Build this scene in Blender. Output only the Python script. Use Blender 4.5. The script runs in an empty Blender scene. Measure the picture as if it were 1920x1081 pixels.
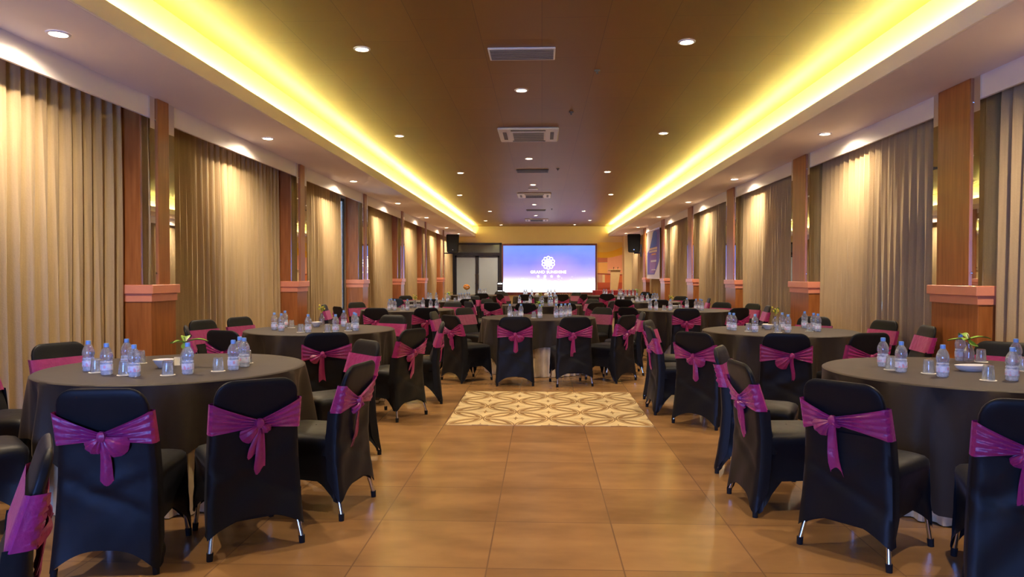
import bpy, math, random
from math import sin, cos, pi, radians as R
from mathutils import Vector, Matrix, noise

# ---------------------------------------------------------------- camera, world, exposure
SC = bpy.context.scene
COL = SC.collection
cam_d = bpy.data.cameras.new('camera'); cam = bpy.data.objects.new('camera', cam_d); COL.objects.link(cam)
cam.location = (0, 0, 1.40)
cam.rotation_euler = (R(90 - 1.06), 0, R(2.37))
cam_d.sensor_width = 36.0; cam_d.lens = 1350 / 1920 * 36; cam_d.clip_end = 200
SC.camera = cam
SC.view_settings.view_transform = 'Standard'; SC.view_settings.look = 'None'
SC.view_settings.gamma = 1; SC.view_settings.use_curve_mapping = False
SC.view_settings.exposure = 0.95
W = bpy.data.worlds.new('daylight'); SC.world = W; W.use_nodes = True
W.node_tree.nodes['Background'].inputs[0].default_value = (.55, .75, 1, 1)
W.node_tree.nodes['Background'].inputs[1].default_value = 1.6

def area(name, loc, rot, sx, sy, col, e):
    d = bpy.data.lights.new(name, 'AREA'); d.shape = 'RECTANGLE'; d.size = sx; d.size_y = sy
    d.color = col; d.energy = e
    o = bpy.data.objects.new(name, d); o.location = loc; o.rotation_euler = rot; COL.objects.link(o); return o
# daylight entering through the glazed doors behind the camera
area('daylight_through_doors', (-2.2, -3.35, 1.35), (R(90), 0, R(-6)), 2.6, 2.2, (.14, .30, 1.0), 200)

LAMP_W = 105      # downlight power
COVE_E = 75      # cove strip emission

# ---------------------------------------------------------------- helpers
class MB:
    def __init__(s): s.v = []; s.f = []; s.m = []
    def add(s, vs, fs, mi=0):
        b = len(s.v); s.v += [tuple(v) for v in vs]
        for f in fs: s.f.append(tuple(b + i for i in f)); s.m.append(mi)
        return s
    def box(s, x0, x1, y0, y1, z0, z1, mi=0, b=0.0):
        if b <= 0:
            vs = [(x, y, z) for z in (z0, z1) for x, y in ((x0, y0), (x1, y0), (x1, y1), (x0, y1))]
            return s.add(vs, [(3, 2, 1, 0), (4, 5, 6, 7), (0, 1, 5, 4), (1, 2, 6, 5), (2, 3, 7, 6), (3, 0, 4, 7)], mi)
        b = min(b, (x1-x0)*.45, (y1-y0)*.45, (z1-z0)*.45)
        vs = []
        for z, k in ((z0, b), (z0+b, 0), (z1-b, 0), (z1, b)):
            for x, y in ((x0+b, y0+k), (x1-b, y0+k), (x1-k, y0+b), (x1-k, y1-b), (x1-b, y1-k), (x0+b, y1-k), (x0+k, y1-b), (x0+k, y0+b)):
                vs.append((x, y, z))
        fs = [tuple(range(7, -1, -1)), tuple(range(24, 32))]
        for r in range(3):
            for i in range(8):
                j = (i+1) % 8; fs.append((r*8+i, r*8+j, r*8+8+j, r*8+8+i))
        return s.add(vs, fs, mi)
    def grid(s, rows, closed=False, mi=0):
        n = len(rows[0]); vs = [p for r in rows for p in r]; fs = []
        for i in range(len(rows)-1):
            for j in range(n if closed else n-1):
                k = (j+1) % n; fs.append((i*n+j, i*n+k, (i+1)*n+k, (i+1)*n+j))
        return s.add(vs, fs, mi)
    def lathe(s, prof, n=24, c=(0, 0, 0), mi=0, cap0=False, cap1=False):
        rows = [[(c[0]+r*cos(2*pi*k/n), c[1]+r*sin(2*pi*k/n), c[2]+z) for k in range(n)] for r, z in prof]
        b = len(s.v); s.grid(rows, True, mi)
        if cap0: s.f.append(tuple(b+i for i in range(n-1, -1, -1))); s.m.append(mi)
        if cap1: s.f.append(tuple(b+(len(prof)-1)*n+i for i in range(n))); s.m.append(mi)
        return s
    def tube(s, pts, rad, n=8, mi=0, cap=True):
        P = [Vector(p) for p in pts]; rows = []
        rr = rad if isinstance(rad, (list, tuple)) else [rad]*len(P)
        for i, p in enumerate(P):
            t = (P[min(i+1, len(P)-1)] - P[max(i-1, 0)]).normalized()
            a = t.cross(Vector((0, 0, 1)));
            if a.length < .05: a = t.cross(Vector((1, 0, 0)))
            a.normalize(); b = t.cross(a).normalized()
            rows.append([tuple(p + rr[i]*(a*cos(2*pi*k/n) + b*sin(2*pi*k/n))) for k in range(n)])
        bs = len(s.v); s.grid(rows, True, mi)
        if cap:
            s.f.append(tuple(bs+i for i in range(n))); s.m.append(mi)
            s.f.append(tuple(bs+(len(P)-1)*n+i for i in range(n-1, -1, -1))); s.m.append(mi)
        return s
    def mesh(s, name, mats, smooth=True):
        me = bpy.data.meshes.new(name); me.from_pydata(s.v, [], s.f)
        for m in (mats if isinstance(mats, (list, tuple)) else [mats]): me.materials.append(m)
        me.polygons.foreach_set('material_index', s.m)
        me.polygons.foreach_set('use_smooth', [smooth]*len(s.f)); me.update()
        if smooth:
            try: me.set_sharp_from_angle(angle=R(42))
            except Exception: pass
        return me
    def build(s, name, mats, parent=None, smooth=True, loc=None, rz=0):
        o = bpy.data.objects.new(name, s.mesh(name, mats, smooth)); COL.objects.link(o)
        if parent: o.parent = parent
        if loc: o.location = loc
        if rz: o.rotation_euler = (0, 0, rz)
        return o

def tag(o, label=None, cat=None, group=None, kind=None):
    if label: o['label'] = label
    if cat: o['category'] = cat
    if group: o['group'] = group
    if kind: o['kind'] = kind
    return o
def empty(name, loc=(0, 0, 0), rz=0):
    o = bpy.data.objects.new(name, None); o.empty_display_size = .1; o.location = loc; o.rotation_euler = (0, 0, rz); COL.objects.link(o); return o
def struct(o): o['kind'] = 'structure'; return o
def copy_tree(o, parent=None):
    c = o.copy(); COL.objects.link(c); c.parent = parent
    for ch in KIDS.get(o.name, []): copy_tree(ch, c)
    return c
KIDS = {}
def index(o):
    KIDS[o.name] = list(o.children)
    for c in o.children: index(c)
ORD = ['first', 'second', 'third', 'fourth', 'fifth', 'sixth', 'seventh', 'eighth', 'ninth', 'tenth', 'eleventh', 'twelfth', 'thirteenth', 'fourteenth']
def ordinal(i, n, lo='leftmost', hi='rightmost', frm='from the left'):
    if n == 1: return 'only'
    if i == 0: return lo
    if i == n-1: return hi
    return ORD[i] + ' ' + frm

# ---------------------------------------------------------------- materials
class NT:
    def __init__(s, name):
        s.m = bpy.data.materials.new(name); s.m.use_nodes = True; s.t = s.m.node_tree; s.n = s.t.nodes; s.b = s.n['Principled BSDF']
    def node(s, ty, **k):
        nd = s.n.new(ty)
        for a, v in k.items(): setattr(nd, a, v)
        return nd
    def link(s, a, b): s.t.links.new(a, b)
    def math(s, op, a, b=None, c=None):
        nd = s.n.new('ShaderNodeMath'); nd.operation = op
        for i, v in enumerate((a, b, c)):
            if v is None: continue
            if isinstance(v, (int, float)): nd.inputs[i].default_value = v
            else: s.link(v, nd.inputs[i])
        return nd.outputs[0]
    def mix(s, f, a, b):
        nd = s.n.new('ShaderNodeMix'); nd.data_type = 'RGBA'
        for sock, v in ((nd.inputs[0], f), (nd.inputs[6], a), (nd.inputs[7], b)):
            if isinstance(v, (int, float)): sock.default_value = v
            elif isinstance(v, tuple): sock.default_value = (*v[:3], 1)
            else: s.link(v, sock)
        return nd.outputs[2]
    def obj(s): return s.node('ShaderNodeTexCoord').outputs['Object']
    def sep(s, v): nd = s.node('ShaderNodeSeparateXYZ'); s.link(v, nd.inputs[0]); return nd.outputs
    def mapping(s, v, sc): nd = s.node('ShaderNodeMapping'); s.link(v, nd.inputs[0]); nd.inputs['Scale'].default_value = sc; return nd.outputs[0]
    def noise(s, v, scale, detail=3): nd = s.node('ShaderNodeTexNoise'); s.link(v, nd.inputs['Vector']); nd.inputs['Scale'].default_value = scale; nd.inputs['Detail'].default_value = detail; return nd.outputs[0]
    def ramp(s, f, stops):
        nd = s.node('ShaderNodeValToRGB'); s.link(f, nd.inputs[0]); e = nd.color_ramp.elements
        while len(e) < len(stops): e.new(.5)
        for i, (p, c) in enumerate(stops): e[i].position = p; e[i].color = (*c, 1)
        return nd.outputs[0]
    def bump(s, h, st=.3, d=.01):
        nd = s.node('ShaderNodeBump'); nd.inputs['Strength'].default_value = st; nd.inputs['Distance'].default_value = d
        s.link(h, nd.inputs['Height']); s.link(nd.outputs[0], s.b.inputs['Normal'])
def pm(name, col, rough=.5, metal=0, spec=.5, sheen=0, var=0, vs=6, emis=None, es=0, trans=0, ior=1.45, coat=0, sheen_tint=None):
    t = NT(name); b = t.b
    b.inputs['Base Color'].default_value = (*col, 1); b.inputs['Roughness'].default_value = rough
    b.inputs['Metallic'].default_value = metal; b.inputs['Specular IOR Level'].default_value = spec
    if sheen:
        b.inputs['Sheen Weight'].default_value = sheen; b.inputs['Sheen Roughness'].default_value = .4
        if sheen_tint: b.inputs['Sheen Tint'].default_value = (*sheen_tint, 1)
    if trans: b.inputs['Transmission Weight'].default_value = trans; b.inputs['IOR'].default_value = ior
    if coat: b.inputs['Coat Weight'].default_value = coat
    if emis: b.inputs['Emission Color'].default_value = (*emis, 1); b.inputs['Emission Strength'].default_value = es
    if var:
        n = t.noise(t.obj(), vs, 4)
        t.link(t.mix(n, tuple(c*(1-var) for c in col), tuple(min(1, c*(1+var)) for c in col)), b.inputs['Base Color'])
    return t.m
M = {}
M['white'] = pm('painted_plaster', (.80, .74, .74), .55, var=.04, vs=2)
M['fascia'] = pm('cream_painted_lip', (.90, .86, .74), .5, var=.03, vs=2)
M['cove'] = pm('cove_white_paint', (.85, .85, .72), .6, var=.02, vs=2)
M['cream'] = pm('cream_wall_paint', (.84, .68, .36), .6, var=.05, vs=1.5)
M['darkwall'] = pm('grey_brown_wall', (.3, .26, .22), .7, var=.1, vs=2)
M['chrome'] = pm('polished_chrome', (.85, .86, .9), .12, 1)
M['black_rubber'] = pm('black_rubber', (.012, .012, .014), .75, spec=.2, var=.2)
M['black_metal'] = pm('black_metal', (.012, .011, .012), .4, var=.2)
M['mirror'] = pm('mirror_glass', (.82, .84, .84), .015, 1, var=.01)
M['coral'] = pm('coral_laminate', (.72, .27, .155), .35, var=.08, vs=9)
M['white_plastic'] = pm('white_plastic', (.72, .70, .74), .4, var=.03)
M['grey_slot'] = pm('grey_grille', (.10, .10, .11), .5, var=.2)
M['ceramic'] = pm('white_ceramic', (.85, .84, .82), .2, var=.02)
M['paper'] = pm('white_paper', (.85, .80, .70), .7, var=.03)
M['cap_blue'] = pm('blue_plastic_cap', (.16, .33, .75), .35, var=.05)
M['leaf'] = pm('green_leaf', (.17, .32, .025), .45, var=.4, vs=14)
M['bud'] = pm('yellow_bud', (.55, .45, .04), .5, var=.2, vs=20)
M['orange_flower'] = pm('orange_petals', (.85, .35, .05), .6, var=.3, vs=25)
M['stem'] = pm('dark_red_stem', (.18, .05, .05), .5, var=.2)
M['tan'] = pm('tan_wood_panel', (.62, .45, .22), .45, var=.12, vs=8)
M['red_cloth'] = pm('red_cloth', (.30, .012, .02), .75, var=.15, vs=8)
M['gold'] = pm('dull_gold', (.55, .38, .18), .4, .3, var=.2, vs=20)
M['frost'] = pm('frosted_glass', (.42, .51, .58), .28, var=.12, vs=.8)
M['dkglass'] = pm('smoked_glass', (.16, .18, .19), .06, var=.05)
M['lens'] = pm('lamp_lens', (1, .9, .7), .4, emis=(1, .80, .50), es=26)
M['led_strip'] = pm('yellow_led_strip', (1, .8, .3), .5, emis=(.97, .92, .33), es=COVE_E)
M['indicator'] = pm('lit_display', (.9, .9, 1), .4, emis=(.9, .9, 1), es=2)

def m_fabric(name, col, rough, sheen, bscale, bstr, tint=(1, 1, 1), weave=900, spec=.3, col2=None, scm=(1, 1, 1)):
    t = NT(name); v = t.obj(); b = t.b
    big = t.noise(t.mapping(v, scm), bscale, 4)
    t.link(t.mix(big, tuple(c*.75 for c in col), col2 or tuple(c*1.25 for c in col)), b.inputs['Base Color'])
    b.inputs['Roughness'].default_value = rough; b.inputs['Specular IOR Level'].default_value = spec
    b.inputs['Sheen Weight'].default_value = sheen; b.inputs['Sheen Roughness'].default_value = .35; b.inputs['Sheen Tint'].default_value = (*tint, 1)
    t.bump(big, bstr, .02); return t.m
M['cover'] = m_fabric('black_spandex', (.007, .007, .0085), .48, .05, 5, .2, (.7, .75, 1), spec=.2, scm=(1, 1, .6))
M['cloth'] = m_fabric('black_tablecloth', (.034, .025, .018), .62, .12, 3, .12, (1, .8, .6), spec=.25)
M['satin'] = m_fabric('magenta_satin', (.30, .014, .125), .38, .3, 22, .4, (1, .4, .9), spec=.6)
M['undercloth'] = m_fabric('cream_pleated_satin', (.70, .56, .36), .45, .2, 12, .1, (1, .9, .8), spec=.4)

def m_curtain():
    t = NT('beige_linen_curtain'); v = t.obj(); b = t.b
    n = t.noise(t.mapping(v, (18, 18, .8)), 3, 3)
    n2 = t.noise(t.mapping(v, (90, 90, 90)), 1, 2)
    f = t.math('ADD', t.math('MULTIPLY', n, .7), t.math('MULTIPLY', n2, .3))
    t.link(t.mix(f, (.30, .215, .12), (.50, .37, .21)), b.inputs['Base Color'])
    b.inputs['Roughness'].default_value = .85; b.inputs['Specular IOR Level'].default_value = .15; b.inputs['Sheen Weight'].default_value = .15
    t.bump(n2, .3, .004); return t.m
M['curtain'] = m_curtain()
def m_wood(name, a, b_, rough):
    t = NT(name); v = t.obj()
    n = t.noise(t.mapping(v, (9, 9, .7)), 3, 5)
    t.link(t.ramp(n, [(.3, a), (.7, b_)]), t.b.inputs['Base Color']); t.b.inputs['Roughness'].default_value = rough
    return t.m
M['wood'] = m_wood('red_brown_veneer', (.27, .085, .018), (.40, .145, .038), .32)
M['frame_wood'] = m_wood('dark_mahogany', (.10, .02, .012), (.19, .045, .03), .4)
def m_floor():
    t = NT('brown_stone_tiles'); v = t.obj(); x, y, z = t.sep(v)
    sz = .652
    fx = t.math('FRACT', t.math('DIVIDE', t.math('ADD', x, .262 + 20*sz), sz)); fy = t.math('FRACT', t.math('DIVIDE', t.math('SUBTRACT', y, 3.41 - 20*sz), sz))
    ex = t.math('MINIMUM', fx, t.math('SUBTRACT', 1, fx)); ey = t.math('MINIMUM', fy, t.math('SUBTRACT', 1, fy))
    j = t.math('LESS_THAN', t.math('MINIMUM', ex, ey), .0055)
    wn = t.node('ShaderNodeTexWhiteNoise'); cb = t.node('ShaderNodeCombineXYZ')
    t.link(t.math('FLOOR', t.math('DIVIDE', t.math('ADD', x, .262 + 20*sz), sz)), cb.inputs[0]); t.link(t.math('FLOOR', t.math('DIVIDE', t.math('SUBTRACT', y, 3.41 - 20*sz), sz)), cb.inputs[1])
    t.link(cb.outputs[0], wn.inputs[0])
    n = t.noise(t.mapping(v, (1.2, 2.6, 1)), 1.6, 5)
    f = t.math('ADD', t.math('MULTIPLY', n, .8), t.math('MULTIPLY', wn.outputs[0], .2))
    c = t.ramp(f, [(.25, (.21, .108, .040)), (.75, (.37, .20, .078))])
    t.link(t.mix(j, c, (.19, .10, .045)), t.b.inputs['Base Color'])
    t.b.inputs['Roughness'].default_value = .27; t.b.inputs['Specular IOR Level'].default_value = .45
    t.bump(t.math('SUBTRACT', t.math('MULTIPLY', n, .1), j), .12, .004)
    return t.m
M['floor'] = m_floor()
def m_ceiling():
    t = NT('brown_ceiling_boards'); v = t.obj()
    br = t.node('ShaderNodeTexBrick'); t.link(v, br.inputs['Vector'])
    br.inputs['Color1'].default_value = (.21, .108, .023, 1); br.inputs['Color2'].default_value = (.235, .12, .026, 1); br.inputs['Mortar'].default_value = (.13, .06, .02, 1)
    br.inputs['Scale'].default_value = 1; br.inputs['Mortar Size'].default_value = .0035; br.inputs['Brick Width'].default_value = 1.2; br.inputs['Row Height'].default_value = .6
    br.offset = .5
    mp = t.node('ShaderNodeMapping'); t.link(v, mp.inputs[0]); mp.inputs['Rotation'].default_value = (0, 0, R(90)); t.link(mp.outputs[0], br.inputs['Vector'])
    t.link(br.outputs[0], t.b.inputs['Base Color']); t.b.inputs['Roughness'].default_value = .42; t.b.inputs['Specular IOR Level'].default_value = .35
    return t.m
M['ceil'] = m_ceiling()
def m_inlay():
    t = NT('patterned_inlay_tiles'); v = t.obj(); x, y, z = t.sep(v)
    s = .3233; a = s*math.sqrt(2); k = 1/(a*math.sqrt(2))
    qx = t.math('MULTIPLY', t.math('ADD', x, y), k); qy = t.math('MULTIPLY', t.math('SUBTRACT', y, x), k)
    fx = t.math('SUBTRACT', t.math('FRACT', t.math('ADD', qx, 40)), .5); fy = t.math('SUBTRACT', t.math('FRACT', t.math('ADD', qy, 40)), .5)
    ax = t.math('ABSOLUTE', fx); ay = t.math('ABSOLUTE', fy)
    mx = t.math('MAXIMUM', ax, ay); mn = t.math('MINIMUM', ax, ay)
    q = t.math('SUBTRACT', 1, mx)
    d = t.math('SQRT', t.math('ADD', t.math('MULTIPLY', q, q), t.math('MULTIPLY', mn, mn)))
    th = t.math('SUBTRACT', .7071, d)                 # >0 inside a petal
    petal = t.math('GREATER_THAN', th, 0.0)
    core = t.math('GREATER_THAN', th, .135)
    ring1 = t.math('GREATER_THAN', th, .03); ring2 = t.math('LESS_THAN', th, .05)
    slit = t.math('MULTIPLY', ring1, ring2)
    rr = t.math('SQRT', t.math('ADD', t.math('MULTIPLY', fx, fx), t.math('MULTIPLY', fy, fy)))
    dot = t.math('LESS_THAN', rr, .055)
    ux = t.math('ABSOLUTE', t.math('ADD', fx, t.math('MULTIPLY', fy, -1))); uy = t.math('ABSOLUTE', t.math('ADD', fx, fy))
    cr = t.math('MULTIPLY', t.math('LESS_THAN', t.math('MINIMUM', ux, uy), .018), t.math('LESS_THAN', rr, .17))
    brown = t.math('SUBTRACT', petal, t.math('MAXIMUM', core, slit))
    brown = t.math('MAXIMUM', brown, t.math('MAXIMUM', dot, cr))
    n = t.noise(v, 5, 3)
    t.link(t.mix(brown, t.mix(n, (.66, .50, .25), (.80, .64, .36)), (.30, .165, .06)), t.b.inputs['Base Color'])
    t.b.inputs['Roughness'].default_value = .35; return t.m
M['inlay'] = m_inlay()
def m_glass(name, col, milky):
    t = NT(name); g = t.node('ShaderNodeBsdfGlass'); g.inputs['Color'].default_value = (*col, 1); g.inputs['IOR'].default_value = 1.12; g.inputs['Roughness'].default_value = .02
    gl = t.node('ShaderNodeBsdfGlossy'); gl.inputs['Roughness'].default_value = .06; gl.inputs['Color'].default_value = (.9, .95, 1, 1)
    df = t.node('ShaderNodeBsdfDiffuse'); df.inputs['Color'].default_value = (.75, .82, 1, 1)
    tp = t.node('ShaderNodeBsdfTransparent'); tp.inputs['Color'].default_value = (*col, 1)
    n = t.noise(t.mapping(t.obj(), (1, 1, 1)), 45, 2)
    m0 = t.node('ShaderNodeMixShader'); m0.inputs[0].default_value = .45; t.link(g.outputs[0], m0.inputs[1]); t.link(tp.outputs[0], m0.inputs[2])
    lw = t.node('ShaderNodeLayerWeight'); lw.inputs[0].default_value = .35
    m1 = t.node('ShaderNodeMixShader'); t.link(t.math('ADD', t.math('MULTIPLY', lw.outputs['Facing'], .6), .08), m1.inputs[0]); t.link(m0.outputs[0], m1.inputs[1]); t.link(gl.outputs[0], m1.inputs[2])
    low = t.math('ADD', .25, t.math('MULTIPLY', t.math('LESS_THAN', t.sep(t.obj())[2], .085), .75))
    m2 = t.node('ShaderNodeMixShader'); t.link(t.math('MULTIPLY', t.math('MULTIPLY', n, milky), low), m2.inputs[0]); t.link(m1.outputs[0], m2.inputs[1]); t.link(df.outputs[0], m2.inputs[2])
    t.link(m2.outputs[0], t.n['Material Output'].inputs[0]); return t.m
M['bottle'] = m_glass('clear_ribbed_plastic', (.90, .95, 1), .8)
M['glass'] = m_glass('clear_glass', (.94, .97, 1), .12)
M['pane'] = m_glass('window_glass', (.95, .98, 1), .05)
def m_label():
    t = NT('printed_label'); v = t.obj(); n = t.noise(t.mapping(v, (40, 40, 25)), 1.2, 1)
    t.link(t.ramp(n, [(.45, (.74, .77, .90)), (.56, (.62, .68, .9)), (.64, (.72, .38, .50))]), t.b.inputs['Base Color']); t.b.inputs['Roughness'].default_value = .4
    return t.m
M['label'] = m_label()
def m_screen():
    t = NT('lit_screen_picture'); v = t.obj(); x, y, z = t.sep(v)   # object origin at the screen centre, x -2.2..2.2, z -1.11..1.11
    n = t.noise(t.mapping(v, (1.1, 1, 1.6)), 1.5, 5); n2 = t.noise(t.mapping(v, (3.2, 1, 5)), 2.5, 4)
    zz = t.math('ADD', t.math('MULTIPLY', z, .45), .5)
    up = t.ramp(zz, [(.0, (.95, .93, 1)), (.20, (.88, .84, 1)), (.36, (.50, .36, .85)), (.62, (.20, .20, .80)), (1, (.13, .26, .82))])
    ax = t.math('MULTIPLY', t.math('SUBTRACT', x, .35), .75); az = t.math('ADD', z, .12)
    rad = t.math('SQRT', t.math('ADD', t.math('MULTIPLY', ax, ax), t.math('MULTIPLY', az, az)))
    glow = t.math('SUBTRACT', 1, t.math('MINIMUM', t.math('MULTIPLY', rad, 1.0), 1))
    c = t.mix(t.math('MULTIPLY', glow, .75), up, (.62, .34, .80))
    cl = t.math('SUBTRACT', t.math('ADD', t.math('MULTIPLY', n, .5), .04), t.math('MULTIPLY', zz, 1.0))
    c = t.mix(t.math('MINIMUM', t.math('MAXIMUM', t.math('MULTIPLY', t.math('ADD', cl, t.math('MULTIPLY', t.math('SUBTRACT', n2, .5), .35)), 5), 0), 1), c, (1, .98, 1))
    c = t.mix(t.math('MULTIPLY', n, .25), c, (.4, .55, 1))
    b = t.b; b.inputs['Base Color'].default_value = (.01, .01, .01, 1); b.inputs['Roughness'].default_value = .6
    t.link(c, b.inputs['Emission Color']); sp = t.node('ShaderNodeSeparateColor'); t.link(c, sp.inputs[0])
    g = t.math('POWER', sp.outputs[1], 3); t.link(t.math('MULTIPLY', t.math('ADD', 1, t.math('MULTIPLY', g, 1.6)), SCREEN_E), b.inputs['Emission Strength'])
    return t.m
SCREEN_E = .62
M['screen'] = m_screen()
M['screen_white'] = pm('lit_white_lettering', (.9, .9, .9), .5, emis=(1, 1, 1), es=1.0)
# ---------------------------------------------------------------- the room
YB, Y0 = 34.6, -3.6          # end wall, wall behind the camera
ZS, ZC = 3.25, 3.74          # side soffit, raised ceiling
XF, XW, XB = 3.20, 3.31, 4.06
struct(MB().box(-4.8, 4.8, Y0-.3, YB+.3, -.12, 0).build('floor', M['floor'], smooth=False))
struct(MB().box(-XW-.05, XW+.05, Y0, YB, ZC, ZC+.1).build('ceiling', M['ceil'], smooth=False))
for s, nm in ((-1, 'ceiling'), (1, 'ceiling')):
    a, b = sorted((s*XF, s*4.5))
    struct(MB().box(a, b, Y0, YB, ZS, ZS+.05).build(nm, M['white'], smooth=False))
k = 0
for s in (-1, 1):
    a, b = sorted((s*(XF-.025), s*XF)); k += 1
    struct(MB().box(a, b, Y0, YB, ZS-.0, 3.405, b=.004).build('trim_%d' % k, M['fascia'], smooth=False)); k += 1
    a, b = sorted((s*XW, s*(XW+.05)))
    struct(MB().box(a, b, Y0, YB, ZS+.05, ZC).build('trim_%d' % k, M['cove'], smooth=False)); k += 1
    a, b = sorted((s*XB, s*(XB+.03)))
    struct(MB().box(a, b, Y0, YB, 3.035, ZS).build('trim_%d' % k, M['white'], smooth=False))
    x = s*(XF+.05)
    o = MB().box(x-.012, x+.012, Y0+.1, YB-.1, ZS+.052, ZS+.075).build('led_strip_light', M['led_strip'], smooth=False)
    tag(o, 'glowing yellow light strip hidden in the %s ceiling cove' % ('left' if s < 0 else 'right'), 'light', 'cove light strips')
struct(MB().box(-4.8, 4.8, YB, YB+.15, 0, 4).build('wall_back', M['cream'], smooth=False))
# wall behind the camera with a wide glazed opening
w = MB(); w.box(-4.8, -3.6, Y0-.15, Y0, 0, 4); w.box(.4, 4.8, Y0-.15, Y0, 0, 4); w.box(-3.6, .4, Y0-.15, Y0, 2.5, 4)
struct(w.build('wall_front', M['cream'], smooth=False))
w = MB()
for x in (-3.6, -2.28, -.96, .34): w.box(x, x+.06, Y0-.1, Y0-.04, 0, 2.5)
w.box(-3.6, .4, Y0-.1, Y0-.04, 2.44, 2.5); w.box(-3.6, .4, Y0-.1, Y0-.04, 0, .08)
dr = struct(w.build('door_2', M['black_metal'], smooth=False))
struct(MB().box(-3.6, .4, Y0-.075, Y0-.065, .08, 2.44).build('glass_pane', M['pane'], dr, smooth=False))
LC = [7.30, 11.76, 16.12, 20.55, 24.75, 29.3]; LL = .50       # left columns: near end, length along the wall
RC = [6.85, 11.09, 15.23, 19.43, 23.9, 28.2]; RL = .80
wi = 0
for s, cols, L in ((-1, LC, LL), (1, RC, RL)):
    name = 'wall_left' if s < 0 else 'wall_right'
    w = MB(); a, b = sorted((s*4.42, s*4.5))
    w.box(a, b, Y0-.15, YB, 3.1, 4); w.box(a, b, Y0-.15, YB, 0, .12); w.box(a, b, Y0-.15, 2.2, .12, 3.1)
    spans = []; p = 2.2
    for c in cols: w.box(a, b, c-.12, c+L+.12, .12, 3.1); spans.append((p, c-.12)); p = c+L+.12
    w.box(a, b, YB-1.0, YB, .12, 3.1); spans.append((p, YB-1.0))
    struct(w.build(name, M['darkwall'], smooth=False))
    for y0, y1 in spans:
        wi += 1; f = MB(); fx0, fx1 = sorted((s*4.425, s*4.47))
        ny = max(2, round((y1-y0)/1.3))
        for i in range(ny+1):
            y = y0 + (y1-y0-.06)*i/ny; f.box(fx0, fx1, y, y+.06, .12, 3.1)
        f.box(fx0, fx1, y0, y1, 3.04, 3.1); f.box(fx0, fx1, y0, y1, .12, .18)
        fo = struct(f.build('window_%d' % wi, M['black_metal'], smooth=False))
        g0, g1 = sorted((s*4.44, s*4.446))
        MB().box(g0, g1, y0+.06, y1-.06, .18, 3.04).build('window_pane', M['pane'], fo, smooth=False)

# ---------------------------------------------------------------- wall columns
def pilaster(s, y, L, i):
    r = empty('wall_column', (s*4.3, y+L/2, 0)); side = 'left' if s < 0 else 'right'
    tag(r, 'red brown mirrored column with coral ledge, %s from the camera along the %s wall' % (ORD[i] if i else 'nearest', side), 'column', 'columns along the walls')
    h = L/2; face = -s*(.255); back = s*.118
    def bx(m, x0, x1, y0, y1, z0, z1, b=0): x0, x1 = sorted((x0, x1)); m.box(x0, x1, y0, y1, z0, z1, b=b)
    m = MB(); bx(m, face, back, -h, h, 0, 1.20, .004); m.build('base_block', M['wood'], r, False)
    m = MB(); bx(m, face-s*.012, back, -h-.012, h+.012, 1.125, 1.205); bx(m, face-s*.035, back, -h-.035, h+.035, 1.205, 1.30, .006); m.build('ledge', M['coral'], r, False)
    m = MB(); bx(m, face, back, -h+.005, h-.005, 1.30, ZS); m.build('mirror', M['mirror'], r, False)
    fr = (.25, .70) if s < 0 else (.16, .85)
    m = MB(); bx(m, face-s*.018, face+s*.02, -h+L*fr[0], -h+L*fr[1], 1.30, ZS, .003); m.build('wood_panel', M['wood'], r, False)
    for e in ((-1, 1) if s < 0 else ()):
        m = MB(); y0, y1 = sorted((e*(h-.01), e*(h+.012))); bx(m, face+s*.10, back, y0, y1, 1.30, ZS); m.build('wood_panel', M['wood'], r, False)
    m = MB()
    for e in (-1, 1):
        for yy in (-h+L*fr[0], -h+L*fr[1]): m.tube([(face-s*.006, yy-.012*(1 if yy < 0 else -1), 1.42+(e+1)*.8), (face-s*.001, yy-.012*(1 if yy < 0 else -1), 1.42+(e+1)*.8)], .010, 10)
    m.build('mirror_screw', M['chrome'], r)
    return r
for i, c in enumerate(LC): pilaster(-1, c, LL, i)
for i, c in enumerate(RC): pilaster(1, c, RL, i)

# ---------------------------------------------------------------- curtains
def curtain(s, xc, y0, y1, seed, amp=.05):
    rnd = random.Random(seed); L = y1-y0; nf = max(3, int(L/(.15 if s < 0 else .155))); per = 10; n = nf*per+1
    ph = [rnd.uniform(-.5, .5) for _ in range(nf+2)]; am = [rnd.uniform(.6, 1.25) for _ in range(nf+2)]
    rows = []
    for iz in range(15):
        z = .015 + (3.19-.015)*iz/14; row = []; top = (z/3.2)
        for j in range(n):
            u = j/(n-1)*nf; a = int(u); fr = u-a
            A = am[a]*(1-fr)+am[a+1]*fr; P = ph[a]*(1-fr)+ph[a+1]*fr
            w = 2*abs(sin(pi*u + P*.7*(1-.5*top) + .3*sin(3*top+seed)))**.75 - 1.1
            w2 = .3*sin(4.1*pi*u+seed+2*top)
            dx = amp*A*(w*(1-.25*top**4)+w2*(1-.6*top))
            dy = .012*sin(u*1.7+top*4+seed)
            row.append((s*(xc) - s*dx, y0+L*j/(n-1)+dy*(1-top), z))
        rows.append(row)
    m = MB().grid(rows)
    return m.build('curtain', M['curtain'])
def bays(cols, L, last): 
    out = []; p = 2.3
    for c in cols: out.append((p, c-.02)); p = c+L+.02
    out.append((p, last)); return out
ci = 0
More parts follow.
